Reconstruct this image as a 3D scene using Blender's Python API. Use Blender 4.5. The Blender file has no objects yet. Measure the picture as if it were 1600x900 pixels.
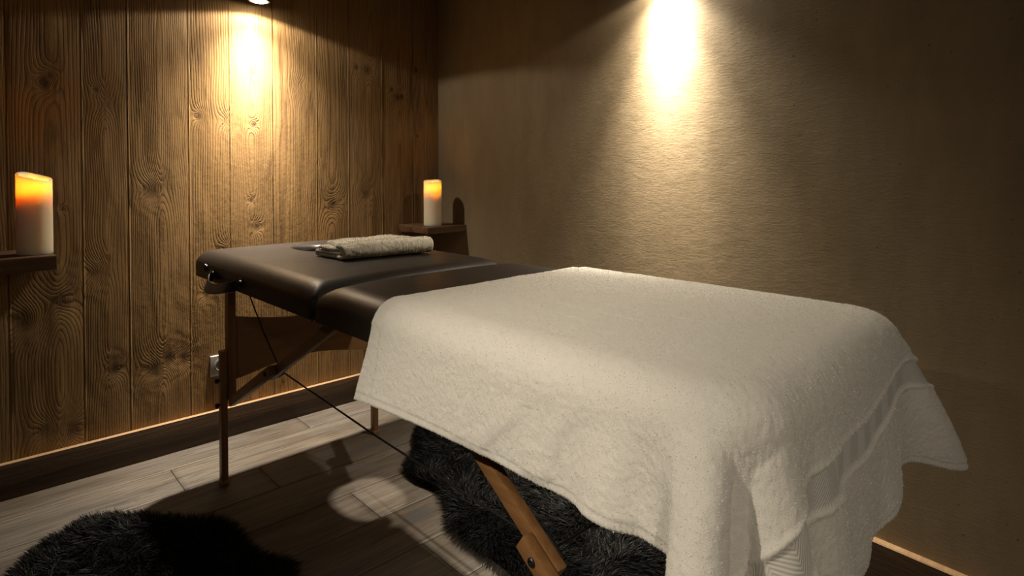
import bpy, bmesh, math, random, zlib, base64
import numpy as np
from mathutils import Vector, Matrix
random.seed(7)
C = bpy.context.scene.collection
PI = math.pi

# lamp settings: beams of each lamp (name, power, full angle, softness) and where it is aimed
L1 = ([('spot_core', 66, 48, 1.), ('spot_middle', 104, 76, 1.), ('spot_wide', 66, 112, 1.), ('spot_spill', 11, 160, .08)],)
L2 = ([('spot_core', 185, 34, 1.), ('spot_middle', 180, 70, 1.), ('spot_wide', 62, 120, 1.), ('spot_spill', 6, 156, .10)],)
L3 = ([('spot_core', 114, 41, 1.), ('spot_spill', 3.5, 160, .3)], (.62, .68, .53))
L4 = ([('spot_core', 52, 54, 1.), ('spot_spill', 1, 160, .3)], (.85, .30, .42))
EXPO = 0.0
NFUZZ = 340000

# ------------------------------------------------------------------ helpers
def link(name, me, mat=None, parent=None, smooth=True):
    o = bpy.data.objects.new(name, me)
    C.objects.link(o)
    if mat: me.materials.append(mat)
    if parent: o.parent = parent
    if smooth and len(me.polygons):
        me.polygons.foreach_set('use_smooth', np.ones(len(me.polygons), dtype=bool))
    return o

def mesh_np(name, verts, faces):
    """verts (n,3), faces (m,k) with one k"""
    verts = np.ascontiguousarray(verts, dtype=np.float32); faces = np.ascontiguousarray(faces, dtype=np.int32)
    me = bpy.data.meshes.new(name)
    m, k = faces.shape
    me.vertices.add(len(verts)); me.vertices.foreach_set('co', verts.ravel())
    me.loops.add(m*k); me.loops.foreach_set('vertex_index', faces.ravel())
    me.polygons.add(m); me.polygons.foreach_set('loop_start', np.arange(0, m*k, k, dtype=np.int32))
    me.update(calc_edges=True); me.validate()
    return me

def from_bm(name, bm, mat=None, parent=None, smooth=True, auto=35):
    bmesh.ops.recalc_face_normals(bm, faces=bm.faces[:])
    me = bpy.data.meshes.new(name); bm.to_mesh(me); bm.free()
    o = link(name, me, mat, parent, smooth)
    if smooth and auto:
        try: me.set_sharp_from_angle(angle=math.radians(auto))
        except Exception: pass
    return o

def box(bm, x0, x1, y0, y1, z0, z1, bev=.002, seg=2):
    r = bmesh.ops.create_cube(bm, size=1)
    vs = r['verts']
    for v in vs:
        v.co = Vector(((x0+x1)/2+v.co.x*(x1-x0), (y0+y1)/2+v.co.y*(y1-y0), (z0+z1)/2+v.co.z*(z1-z0)))
    if bev:
        es = list({e for v in vs for e in v.link_edges})
        bmesh.ops.bevel(bm, geom=es, offset=bev, segments=seg, profile=.5, affect='EDGES')

def bar(bm, a, b, w, t, side=Vector((1,0,0)), bev=.002):
    """rectangular bar from a to b: w along `side`, t across"""
    a = Vector(a); b = Vector(b); d = (b-a); L = d.length; d.normalize()
    s = (side-d*side.dot(d)).normalized(); u = d.cross(s)
    b2 = bmesh.new(); box(b2, -w/2, w/2, -t/2, t/2, 0, L, bev)
    M = Matrix((s, u, d)).transposed().to_4x4(); M.translation = a
    b2.transform(M)
    me = bpy.data.meshes.new('tmp'); b2.to_mesh(me); b2.free(); bm.from_mesh(me); bpy.data.meshes.remove(me)

def tube(bm, pts, r, n=8, cap=True):
    pts = [Vector(p) for p in pts]; rings = []
    up = Vector((0,0,1))
    for i, p in enumerate(pts):
        t = (pts[min(i+1, len(pts)-1)]-pts[max(i-1, 0)]).normalized()
        s = t.cross(up)
        if s.length < 1e-3: s = t.cross(Vector((1,0,0)))
        s.normalize(); u = s.cross(t)
        rr = r[i] if isinstance(r, (list, tuple)) else r
        rings.append([bm.verts.new(p+s*rr*math.cos(2*PI*k/n)+u*rr*math.sin(2*PI*k/n)) for k in range(n)])
    for A, B in zip(rings, rings[1:]):
        for k in range(n): bm.faces.new((A[k], A[(k+1)%n], B[(k+1)%n], B[k]))
    if cap: bm.faces.new(rings[0][::-1]); bm.faces.new(rings[-1])

def lathe(bm, prof, n=48, M=None, cap0=True, cap1=True):
    rings = []
    for r, z in prof:
        ring = []
        for k in range(n):
            v = Vector((r*math.cos(2*PI*k/n), r*math.sin(2*PI*k/n), z))
            ring.append(bm.verts.new(M@v if M else v))
        rings.append(ring)
    for A, B in zip(rings, rings[1:]):
        for k in range(n): bm.faces.new((A[k], A[(k+1)%n], B[(k+1)%n], B[k]))
    if cap0: bm.faces.new(rings[0][::-1])
    if cap1: bm.faces.new(rings[-1])

def tag(o, label=None, cat=None, group=None, kind=None):
    if label: o['label'] = label
    if cat: o['category'] = cat
    if group: o['group'] = group
    if kind: o['kind'] = kind
    return o

def thing(name, label, cat, loc=(0,0,0), rz=0, group=None):
    o = bpy.data.objects.new(name, None); C.objects.link(o)
    o.empty_display_size = .05
    o.location = loc; o.rotation_euler = (0,0,rz)
    return tag(o, label, cat, group)

# value noise on arrays
def vnoise(x, y, seed=0):
    xi = np.floor(x).astype(np.int64); yi = np.floor(y).astype(np.int64)
    fx = x-xi; fy = y-yi; fx = fx*fx*(3-2*fx); fy = fy*fy*(3-2*fy)
    def h(a, b):
        n = (a*374761393+b*668265263+seed*1442695041) & 0xffffffff
        n = ((n ^ (n >> 13))*1274126177) & 0xffffffff
        n = n ^ (n >> 16)
        return (n & 0xffff)/32767.5-1
    return (h(xi,yi)*(1-fx)+h(xi+1,yi)*fx)*(1-fy)+(h(xi,yi+1)*(1-fx)+h(xi+1,yi+1)*fx)*fy

# ------------------------------------------------------------------ materials
class NT:
    def __init__(s, name):
        s.m = bpy.data.materials.new(name); s.m.use_nodes = True
        s.t = s.m.node_tree; s.t.nodes.clear()
        s.out = s.t.nodes.new('ShaderNodeOutputMaterial')
    def n(s, typ, **kw):
        nd = s.t.nodes.new(typ)
        for k, v in kw.items():
            if k.startswith('i_'):
                key = k[2:]; key = int(key) if key.isdigit() else key.replace('_', ' ')
                s.put(nd.inputs[key], v)
            else: setattr(nd, k, v)
        return nd
    def put(s, sock, v):
        if isinstance(v, bpy.types.NodeSocket): s.t.links.new(v, sock)
        else:
            if hasattr(sock.default_value, '__len__') and len(sock.default_value) == 4 and len(v) == 3: v = (*v, 1)
            sock.default_value = v
    def math(s, op, a, b=0, c=None, clamp=False):
        nd = s.n('ShaderNodeMath', operation=op, use_clamp=clamp); s.put(nd.inputs[0], a); s.put(nd.inputs[1], b)
        if c is not None: s.put(nd.inputs[2], c)
        return nd.outputs[0]
    def ramp(s, f, stops, interp='LINEAR'):
        nd = s.n('ShaderNodeValToRGB'); cr = nd.color_ramp; cr.interpolation = interp
        while len(cr.elements) < len(stops): cr.elements.new(.5)
        for e, (p, c) in zip(cr.elements, stops):
            e.position = p; e.color = (*c, 1) if len(c) == 3 else c
        s.put(nd.inputs[0], f); return nd.outputs[0]
    def mix(s, f, a, b, blend='MIX'):
        nd = s.n('ShaderNodeMix', data_type='RGBA', blend_type=blend)
        s.put(nd.inputs[0], f); s.put(nd.inputs[6], a); s.put(nd.inputs[7], b); return nd.outputs[2]
    def noise(s, vec, scale, detail=3, rough=.5, dist=0):
        nd = s.n('ShaderNodeTexNoise'); s.put(nd.inputs['Vector'], vec); nd.inputs['Scale'].default_value = scale
        nd.inputs['Detail'].default_value = detail; nd.inputs['Roughness'].default_value = rough; nd.inputs['Distortion'].default_value = dist
        return nd.outputs[0]
    def mapping(s, vec, scale=(1,1,1), loc=(0,0,0), rot=(0,0,0)):
        nd = s.n('ShaderNodeMapping'); s.put(nd.inputs[0], vec); nd.inputs['Scale'].default_value = scale
        nd.inputs['Location'].default_value = loc; nd.inputs['Rotation'].default_value = rot; return nd.outputs[0]
    def obj(s): return s.n('ShaderNodeTexCoord').outputs['Object']
    def uv(s): return s.n('ShaderNodeTexCoord').outputs['UV']
    def attr(s, name): return s.n('ShaderNodeAttribute', attribute_name=name)
    def bump(s, h, strength=.5, dist=.002, normal=None):
        nd = s.n('ShaderNodeBump'); nd.inputs['Strength'].default_value = strength; nd.inputs['Distance'].default_value = dist
        s.put(nd.inputs['Height'], h)
        if normal is not None: s.put(nd.inputs['Normal'], normal)
        return nd.outputs[0]
    def pbsdf(s, **kw):
        nd = s.n('ShaderNodeBsdfPrincipled')
        for k, v in kw.items(): s.put(nd.inputs[k.replace('_', ' ')], v)
        return nd
    def done(s, sh):
        s.t.links.new(sh.outputs[0] if not isinstance(sh, bpy.types.NodeSocket) else sh, s.out.inputs[0]); return s.m

def simple(name, col, rough=.5, metal=0, bump=0, bscale=200, **kw):
    t = NT(name); p = t.pbsdf(Base_Color=col, Roughness=rough, Metallic=metal, **kw)
    v = t.obj(); nz = t.noise(v, 30, 3)
    t.put(p.inputs['Base Color'], t.mix(nz, [c*.88 for c in col], [min(1, c*1.1) for c in col]))
    if bump: t.put(p.inputs['Normal'], t.bump(t.noise(v, bscale, 3), bump, .001))
    return t.done(p)

def mat_grain():
    """reclaimed spruce boards: 'grain' attribute = growth ring coordinate, 'knot' = closeness to a knot, 'tone' = board tone"""
    t = NT('reclaimed_spruce'); v = t.obj()
    g = t.attr('grain').outputs['Fac']; k = t.attr('knot').outputs['Fac']; tone = t.attr('tone').outputs['Fac']
    fine = t.noise(t.mapping(v, (160, 160, 5)), 1, 4, .65)
    h = t.math('ADD', g, t.math('MULTIPLY', t.math('SUBTRACT', fine, .5), .55))
    fr = t.math('FRACT', h)
    soft = t.noise(t.mapping(v, (7, 7, .8)), 1.5, 3)
    ring = t.ramp(fr, [(0, (.25,)*3), (.10, (.9,)*3), (.35, (1,)*3), (.70, (.8,)*3), (.92, (.2,)*3), (1, (.15,)*3)])
    ring = t.mix(t.math('MULTIPLY', soft, .75), ring, (.72, .72, .72))
    big = t.noise(t.mapping(v, (3, 3, 1.1)), 1.6, 4, .6)
    stain = t.noise(t.mapping(v, (9, 9, 2.2)), 1.3, 5, .65)
    light = t.mix(tone, (.255, .142, .048), (.46, .275, .108))
    light = t.mix(t.ramp(big, [(.35, (0,)*3), (.7, (1,)*3)]), light, t.mix(.5, light, (.30, .20, .105)))
    dark = t.mix(tone, (.080, .040, .014), (.19, .10, .038))
    c = t.mix(ring, dark, light)
    c = t.mix(t.ramp(stain, [(.56, (0,)*3), (.75, (.65,)*3)]), c, (.075, .042, .02))
    c = t.mix(t.ramp(fine, [(.30, (.5,)*3), (.45, (0,)*3)]), c, (.05, .025, .01))
    c = t.mix(t.ramp(k, [(.55, (0,)*3), (.95, (.85,)*3)]), c, (.055, .026, .011))
    p = t.pbsdf(Base_Color=c, Roughness=.62)
    p.inputs['Specular IOR Level'].default_value = .35
    chips = t.noise(t.mapping(v, (60, 60, 40)), 1, 4, .7)
    hh = t.math('ADD', t.math('MULTIPLY', ring, .6), t.math('MULTIPLY', fine, .5))
    hh = t.math('ADD', hh, t.math('MULTIPLY', chips, .5))
    hh = t.math('SUBTRACT', hh, t.math('MULTIPLY', k, .5))
    t.put(p.inputs['Normal'], t.bump(hh, .8, .0032))
    return t.done(p)

def mat_plaster():
    t = NT('trowelled_clay_plaster'); v = t.obj()
    big = t.noise(t.mapping(v, (1, 1.2, .5)), 1.7, 5, .62)
    mid = t.noise(t.mapping(v, (1, 3.5, 1.2)), 4, 5, .65, .4)
    c = t.ramp(big, [(.3, (.245, .19, .118)), (.5, (.285, .222, .14)), (.72, (.335, .265, .17))])
    c = t.mix(t.ramp(mid, [(.35, (.55,)*3), (.6, (0,)*3)]), c, (.225, .172, .105))
    speck = t.noise(v, 85, 2, .5)
    c = t.mix(t.ramp(speck, [(.24, (.7,)*3), (.30, (0,)*3)]), c, (.10, .075, .045))
    p = t.pbsdf(Base_Color=c, Roughness=.6); p.inputs['Specular IOR Level'].default_value = .3
    tro = t.noise(t.mapping(v, (40, 40, 230), rot=(.10, 0, 0)), 1, 5, .62, .5)
    gr = t.noise(t.mapping(v, (1, 1, 1.7)), 260, 4, .7)
    lum = t.noise(t.mapping(v, (1, 1, 1.4)), 14, 4, .6)
    h = t.math('ADD', t.math('MULTIPLY', tro, .55), t.math('MULTIPLY', gr, .35)); h = t.math('ADD', h, t.math('MULTIPLY', lum, 1.3))
    t.put(p.inputs['Normal'], t.bump(h, .5, .0024))
    return t.done(p)

def mat_floor():
    t = NT('weathered_grey_oak_floor'); v = t.obj(); tone = t.attr('tone').outputs['Fac']
    shift = t.n('ShaderNodeCombineXYZ', i_0=t.math('MULTIPLY', tone, 37.0), i_1=t.math('MULTIPLY', tone, 11.0)).outputs[0]
    va = t.n('ShaderNodeVectorMath', operation='ADD', i_0=v, i_1=shift).outputs[0]
    g = t.attr('grain').outputs['Fac']; k = t.attr('knot').outputs['Fac']
    fib = t.noise(t.mapping(va, (5, 110, 110)), 1, 5, .65, .3)
    mid = t.noise(t.mapping(va, (1.6, 16, 16)), 1, 5, .65, .6)
    big = t.noise(t.mapping(va, (1.1, 3, 3)), 1.2, 4, .6)
    fr = t.math('FRACT', t.math('ADD', g, t.math('MULTIPLY', fib, .7)))
    ring = t.ramp(fr, [(0, (0,)*3), (.25, (1,)*3), (.7, (.8,)*3), (1, (0,)*3)])
    a = t.mix(t.ramp(mid, [(.32, (0,)*3), (.66, (1,)*3)]), (.075, .058, .043), (.215, .182, .148))
    a = t.mix(t.ramp(big, [(.4, (0,)*3), (.68, (.6,)*3)]), a, (.20, .192, .188))
    a = t.mix(t.math('MULTIPLY', t.math('SUBTRACT', 1, ring), .30), a, (.085, .06, .04))
    a = t.mix(t.ramp(fib, [(.33, (.75,)*3), (.5, (0,)*3)]), a, (.052, .037, .026))
    a = t.mix(t.math('MULTIPLY', t.math('SUBTRACT', tone, .5), .35, clamp=True), a, (.08, .055, .035))
    a = t.mix(t.ramp(k, [(.45, (0,)*3), (.9, (.8,)*3)]), a, (.085, .085, .088))
    a = t.mix(t.math('GREATER_THAN', k, 1.2), a, (.012, .009, .007))
    gap = t.math('GREATER_THAN', k, .99)
    p = t.pbsdf(Base_Color=a, Roughness=t.math('ADD', .42, t.math('MULTIPLY', fib, .2)))
    t.put(p.inputs['Specular IOR Level'], t.math('MULTIPLY', .4, t.math('SUBTRACT', 1, gap)))
    h = t.math('ADD', t.math('MULTIPLY', fib, .7), t.math('MULTIPLY', ring, .3))
    t.put(p.inputs['Normal'], t.bump(h, .5, .0012))
    return t.done(p)

def mat_skirting(axis):
    t = NT('dark_sawn_skirting'); v = t.obj()
    s = (4, 300, 300) if axis == 'x' else (300, 4, 300)
    s2 = (2.5, 60, 60) if axis == 'x' else (60, 2.5, 60)
    f = t.noise(t.mapping(v, s), 1, 3, .6); m = t.noise(t.mapping(v, s2), 1, 4, .6, .5)
    c = t.mix(t.ramp(m, [(.35, (0,)*3), (.65, (1,)*3)]), (.030, .015, .0065), (.085, .045, .020))
    c = t.mix(t.ramp(f, [(.36, (.8,)*3), (.5, (0,)*3)]), c, (.025, .012, .006))
    p = t.pbsdf(Base_Color=c, Roughness=.55)
    t.put(p.inputs['Normal'], t.bump(t.math('ADD', f, m), .6, .002))
    return t.done(p)

def mat_wood(name, c0, c1, axis=2, scale=1., rough=.45):
    t = NT(name); v = t.obj()
    s = [70*scale]*3; s[axis] = 3.5*scale
    f = t.noise(t.mapping(v, tuple(s)), 1, 4, .6, .3)
    big = t.noise(t.mapping(v, tuple(x*.2 for x in s)), 1, 3)
    c = t.mix(t.ramp(f, [(.3, (0,)*3), (.7, (1,)*3)]), c0, c1); c = t.mix(t.math('MULTIPLY', big, .35), c, c0)
    p = t.pbsdf(Base_Color=c, Roughness=rough)
    t.put(p.inputs['Normal'], t.bump(f, .25, .0008))
    return t.done(p)

def mat_vinyl():
    t = NT('black_vinyl'); v = t.obj()
    p = t.pbsdf(Base_Color=(.017, .0125, .0105), Roughness=.40); p.inputs['Specular IOR Level'].default_value = .5
    vo = t.n('ShaderNodeTexVoronoi', i_Scale=900., i_Vector=v).outputs['Distance']
    wr = t.noise(v, 28, 3, .5)
    nb = t.bump(vo, .12, .0005); nb = t.bump(wr, .06, .004, nb)
    t.put(p.inputs['Normal'], nb); t.put(p.inputs['Roughness'], t.math('ADD', .37, t.math('MULTIPLY', wr, .1)))
    return t.done(p)

def mat_terry(name, col, weave=None):
    t = NT(name); v = t.obj()
    n1 = t.noise(v, 620, 2, .6); n2 = t.noise(v, 70, 4, .6)
    c = t.mix(n2, [x*.93 for x in col], [min(1, x*1.04) for x in col])
    c = t.mix(t.ramp(n1, [(.25, (.16,)*3), (.5, (0,)*3)]), c, [x*.8 for x in col])
    h = t.math('ADD', t.math('MULTIPLY', n1, .9), t.math('MULTIPLY', n2, .35))
    nb = t.bump(h, .4, .0022)
    if weave:
        uv = t.uv(); sp = t.n('ShaderNodeSeparateXYZ', i_0=uv)
        u, w = sp.outputs[0], sp.outputs[1]
        band = t.attr('band').outputs['Fac']
        zig = t.math('PINGPONG', u, .03)
        st = t.math('SINE', t.math('MULTIPLY', t.math('ADD', w, t.math('MULTIPLY', zig, .9)), 2*PI/.0052))
        c = t.mix(t.math('MULTIPLY', band, t.math('MULTIPLY', t.math('ADD', st, 1), .09)), c, [x*.55 for x in col])
        c = t.mix(t.math('MULTIPLY', band, .8), c, [x*.80 for x in col])
        hb = t.math('MULTIPLY', st, band)
        nb = t.bump(hb, .35, .0012, t.bump(t.math('MULTIPLY', h, t.math('SUBTRACT', 1, t.math('MULTIPLY', band, .8))), .4, .0022))
    p = t.pbsdf(Base_Color=c, Roughness=.95); p.inputs['Specular IOR Level'].default_value = .1
    p.inputs['Sheen Weight'].default_value = .25; p.inputs['Sheen Roughness'].default_value = .5
    t.put(p.inputs['Normal'], nb)
    return t.done(p)

def mat_fur():
    t = NT('black_sheepskin_fur'); v = t.obj(); n = t.noise(v, 22, 3)
    c = t.mix(n, (.002, .0022, .0026), (.0062, .0066, .0074))
    p = t.pbsdf(Base_Color=c, Roughness=.58); p.inputs['Specular IOR Level'].default_value = .2
    return t.done(p)

def mat_wax(name, col):
    t = NT(name); v = t.obj(); n = t.noise(v, 18, 3)
    p = t.pbsdf(Base_Color=t.mix(n, [x*.95 for x in col], col), Roughness=.45)
    p.inputs['Subsurface Weight'].default_value = 1; p.inputs['Subsurface Radius'].default_value = (1.0, .70, .33)
    p.inputs['Subsurface Scale'].default_value = .060
    return t.done(p)

def mat_emit(name, col, s):
    t = NT(name); v = t.obj()
    e = t.n('ShaderNodeEmission', i_Color=(*col, 1), i_Strength=s)
    return t.done(e)

M_SPRUCE, M_PLASTER, M_FLOOR = mat_grain(), mat_plaster(), mat_floor()
M_SKX, M_SKY = mat_skirting('x'), mat_skirting('y')
M_BEECH_Z = mat_wood('beech_upright', (.23, .108, .038), (.38, .195, .078), 2)
M_BEECH_Y = mat_wood('beech_lengthwise', (.17, .080, .028), (.29, .148, .058), 1)
M_BEECH_X = mat_wood('beech_panel', (.25, .125, .05), (.40, .215, .092), 0, .7)
M_OLD = mat_wood('dark_old_timber', (.055, .026, .011), (.16, .082, .036), 0, 1., .6)
M_VINYL = mat_vinyl()
M_TERRY = mat_terry('white_terry', (.80, .775, .725), weave=True)
M_TERRY2 = mat_terry('cream_terry', (.78, .73, .63))
M_FUR = mat_fur()
M_HIDE = simple('sheepskin_hide', (.012, .012, .012), .9)
M_BLACK = simple('black_plastic', (.012, .011, .01), .38)
M_STRAP = simple('black_leather_strap', (.014, .012, .011), .34, bump=.2, bscale=400)
M_CABLE = simple('black_coated_cable', (.01, .009, .008), .5)
M_RUBBER = simple('dark_rubber', (.02, .017, .015), .7)
M_STEEL = simple('brushed_steel', (.55, .53, .5), .3, 1)
M_SOCKET = simple('brushed_aluminium_socket', (.50, .49, .47), .42, .6)
M_SOCKIN = simple('grey_socket_insert', (.30, .295, .29), .5)
M_BRONZE = simple('dark_bronze_lamp', (.035, .026, .02), .4, .7)
M_LENS = mat_emit('lit_lamp_lens', (1, .86, .64), 60)
M_FLAME = mat_emit('candle_flame', (1, .50, .07), 18)
M_CEIL = mat_wood('dark_ceiling_boards', (.05, .028, .013), (.11, .065, .032), 1, .6, .7)
M_DARKWALL = simple('brown_clay_wall', (.20, .155, .10), .8, bump=.3, bscale=40)

# ------------------------------------------------------------------ the room
RX, RY0, LX = 1.816, 2.519, -1.05      # corner of the two seen walls; far left limit
BY = -1.35                             # wall behind
ZC = 2.25
SL = .05                               # the plaster wall stands a little off square
def wall_x(y): return RX-SL*(RY0-y)

# wood wall: boards with their own growth ring field
edges = [LX, -.86, -.62, -.40, -.23, -.05, .114, .312, .448, .647, .797, .965, 1.16, 1.22, 1.314, 1.488, 1.84]
edges = [-1.05, -.80, -.55, -.33, -.12, .114, .312, .448, .647, .797, .965, 1.16, 1.314, 1.488, 1.66, 1.84]
tones = [.4, .5, .3, .5, .35, .42, .30, .62, .66, .86, .72, .40, .36, .26, .28]
centre = [.0, .03, -.02, .05, .0, .02, .0, .0, .12, -.005, -.06, -.005, .02, .01, .0]
KN = [(.209, 1.354, .022, 1), (.225, 1.38, .012, 1), (.373, 1.292, .030, .6), (.352, 1.345, .010, 1), (.516, .996, .034, .9), (.679, 1.274, .016, .9), (.777, 1.262, .022, .6),
      (.889, 1.253, .015, .9), (.888, 1.46, .010, .8), (.341, .708, .030, .8), (.573, .357, .024, 1), (.515, .33, .032, .9), (.625, .345, .024, .9), (.192, .193, .028, .8), (.278, .170, .030, .9),
      (1.412, 1.539, .026, .9), (1.355, 1.545, .012, 1), (1.575, 1.425, .016, 1), (1.60, 1.428, .016, 1), (1.545, 1.46, .012, 1), (1.235, .911, .030, .9), (1.27, .93, .014, .7),
      (.251, .62, .034, .9), (.151, .572, .040, .9), (.90, .83, .016, .9), (.875, .94, .010, .9), (.90, .70, .014, .8), (1.68, 1.57, .014, 1), (1.69, 1.24, .010, 1),
      (.70, .58, .018, .8), (1.36, .62, .024, .8), (1.05, .62, .014, .7), (.77, .75, .022, .8), (1.40, .95, .028, .8), (1.08, 1.43, .026, .5), (.255, .93, .007, 1), (.40, .352, .022, 1)]
def boards():
    V = []; F = []; G = []; K = []; T = []; off = 0
    rng = np.random.RandomState(3)
    for b in range(len(edges)-1):
        x0, x1 = edges[b]+.0004, edges[b+1]-.0004
        vis = x1 > -.15
        st = .006 if vis else .03
        nx = max(4, int((x1-x0)/st)); zt = 2.02 if vis else ZC
        xs = np.linspace(x0, x1, nx); zs = np.concatenate([np.arange(0, zt, .008 if vis else .05), [ZC+.01]])
        X, Z = np.meshgrid(xs, zs)
        u = X-(x0+x1)/2; sd = 11*b+5
        a = rng.uniform(115, 165)
        u0 = centre[b]+.010*vnoise(Z*1.6, Z*0, sd)+.004*vnoise(Z*6, X*8, sd+1)
        d = .004+.050*np.abs(vnoise(Z*.62+.37*b, X*0, sd+2))+.004*vnoise(Z*2.2, X*0, sd+3)
        h = a*np.sqrt((u-u0)**2+np.maximum(d, .001)**2*1.0)-a*.45*d+1.1*vnoise(Z*2.5, X*18, sd+4)
        kf = np.zeros_like(X)
        for kx, kz, kr, ks in KN:
            if not (x0-.03 < kx < x1+.03): continue
            dx = (X-kx)/kr; dz = (Z-kz)/(kr*1.25); r2 = dx*dx+dz*dz
            h += np.sign(u-u0)*0+4.2*ks*kr/.03*np.exp(-r2*.30)+3*np.exp(-r2*1.3)*ks
            kf = np.maximum(kf, ks*np.exp(-r2*.55))
        dep = rng.uniform(0, .005)
        Y = np.full_like(X, RY0-dep)
        Y -= .0006*np.sin(h*2*PI)*.5+.0012*vnoise(X*30, Z*7, sd+6)
        e = np.minimum(X-x0, x1-X); Y += .0014*np.clip(1-e/.0018, 0, 1)**2
        # front grid + side returns
        g = np.arange(nx*len(zs)).reshape(len(zs), nx)+off
        V.append(np.stack((X, Y, Z), -1).reshape(-1, 3)); G.append(h.ravel()); K.append(kf.ravel()); T.append(np.full(X.size, tones[b]))
        F.append(np.stack((g[:-1, :-1], g[:-1, 1:], g[1:, 1:], g[1:, :-1]), -1).reshape(-1, 4)); off += X.size
        for col, xx in ((0, x0), (nx-1, x1)):
            bk = np.stack((np.full(len(zs), xx), np.full(len(zs), RY0+.02), zs), -1)
            V.append(bk); G.append(h[:, col]); K.append(kf[:, col]); T.append(np.full(len(zs), tones[b]))
            bi = np.arange(len(zs))+off; off += len(zs)
            F.append(np.stack((g[:-1, col], bi[:-1], bi[1:], g[1:, col]), -1) if col == 0 else np.stack((g[:-1, col], g[1:, col], bi[1:], bi[:-1]), -1))
    # backing slab so that the wall is solid
    sl = np.array([(LX, RY0+.018, 0), (1.86, RY0+.018, 0), (1.86, RY0+.018, ZC+.01), (LX, RY0+.018, ZC+.01), (LX, RY0+.10, 0), (1.86, RY0+.10, 0), (1.86, RY0+.10, ZC+.01), (LX, RY0+.10, ZC+.01)])
    V.append(sl); G.append(np.zeros(8)); K.append(np.zeros(8)); T.append(np.full(8, .1))
    F.append(np.array([(0,1,2,3), (5,4,7,6), (4,0,3,7), (1,5,6,2), (3,2,6,7), (4,5,1,0)])+off)
    me = mesh_np('wall_left', np.concatenate(V), np.concatenate(F))
    for nm, arr in (('grain', G), ('knot', K), ('tone', T)):
        at = me.attributes.new(nm, 'FLOAT', 'POINT'); at.data.foreach_set('value', np.concatenate(arr).astype(np.float32))
    o = link('wall_left', me, M_SPRUCE); tag(o, kind='structure'); return o
boards()

# plaster wall (right): a slab running a little off square
def slab(name, pts, z0, z1, mat):
    bm = bmesh.new()
    lo = [bm.verts.new((x, y, z0)) for x, y in pts]; hi = [bm.verts.new((x, y, z1)) for x, y in pts]
    n = len(pts); bm.faces.new(lo[::-1]); bm.faces.new(hi)
    for i in range(n): bm.faces.new((lo[i], lo[(i+1)%n], hi[(i+1)%n], hi[i]))
    o = from_bm(name, bm, mat, smooth=False); tag(o, kind='structure'); return o
slab('wall_right', [(wall_x(2.62), 2.62), (wall_x(BY-.1), BY-.1), (wall_x(BY-.1)+.12, BY-.1), (wall_x(2.62)+.12, 2.62)], 0, ZC+.01, M_PLASTER)
slab('wall_near', [(LX-.1, BY-.1), (wall_x(BY)-.0, BY-.1), (wall_x(BY), BY), (LX-.1, BY)], 0, ZC+.01, M_DARKWALL)
slab('wall_far_left', [(LX-.1, BY), (LX, BY), (LX, RY0+.1), (LX-.1, RY0+.1)], 0, ZC+.01, M_DARKWALL)
slab('ceiling', [(LX-.1, BY-.1), (1.95, BY-.1), (1.95, 2.65), (LX-.1, 2.65)], ZC, ZC+.1, M_CEIL)

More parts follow.
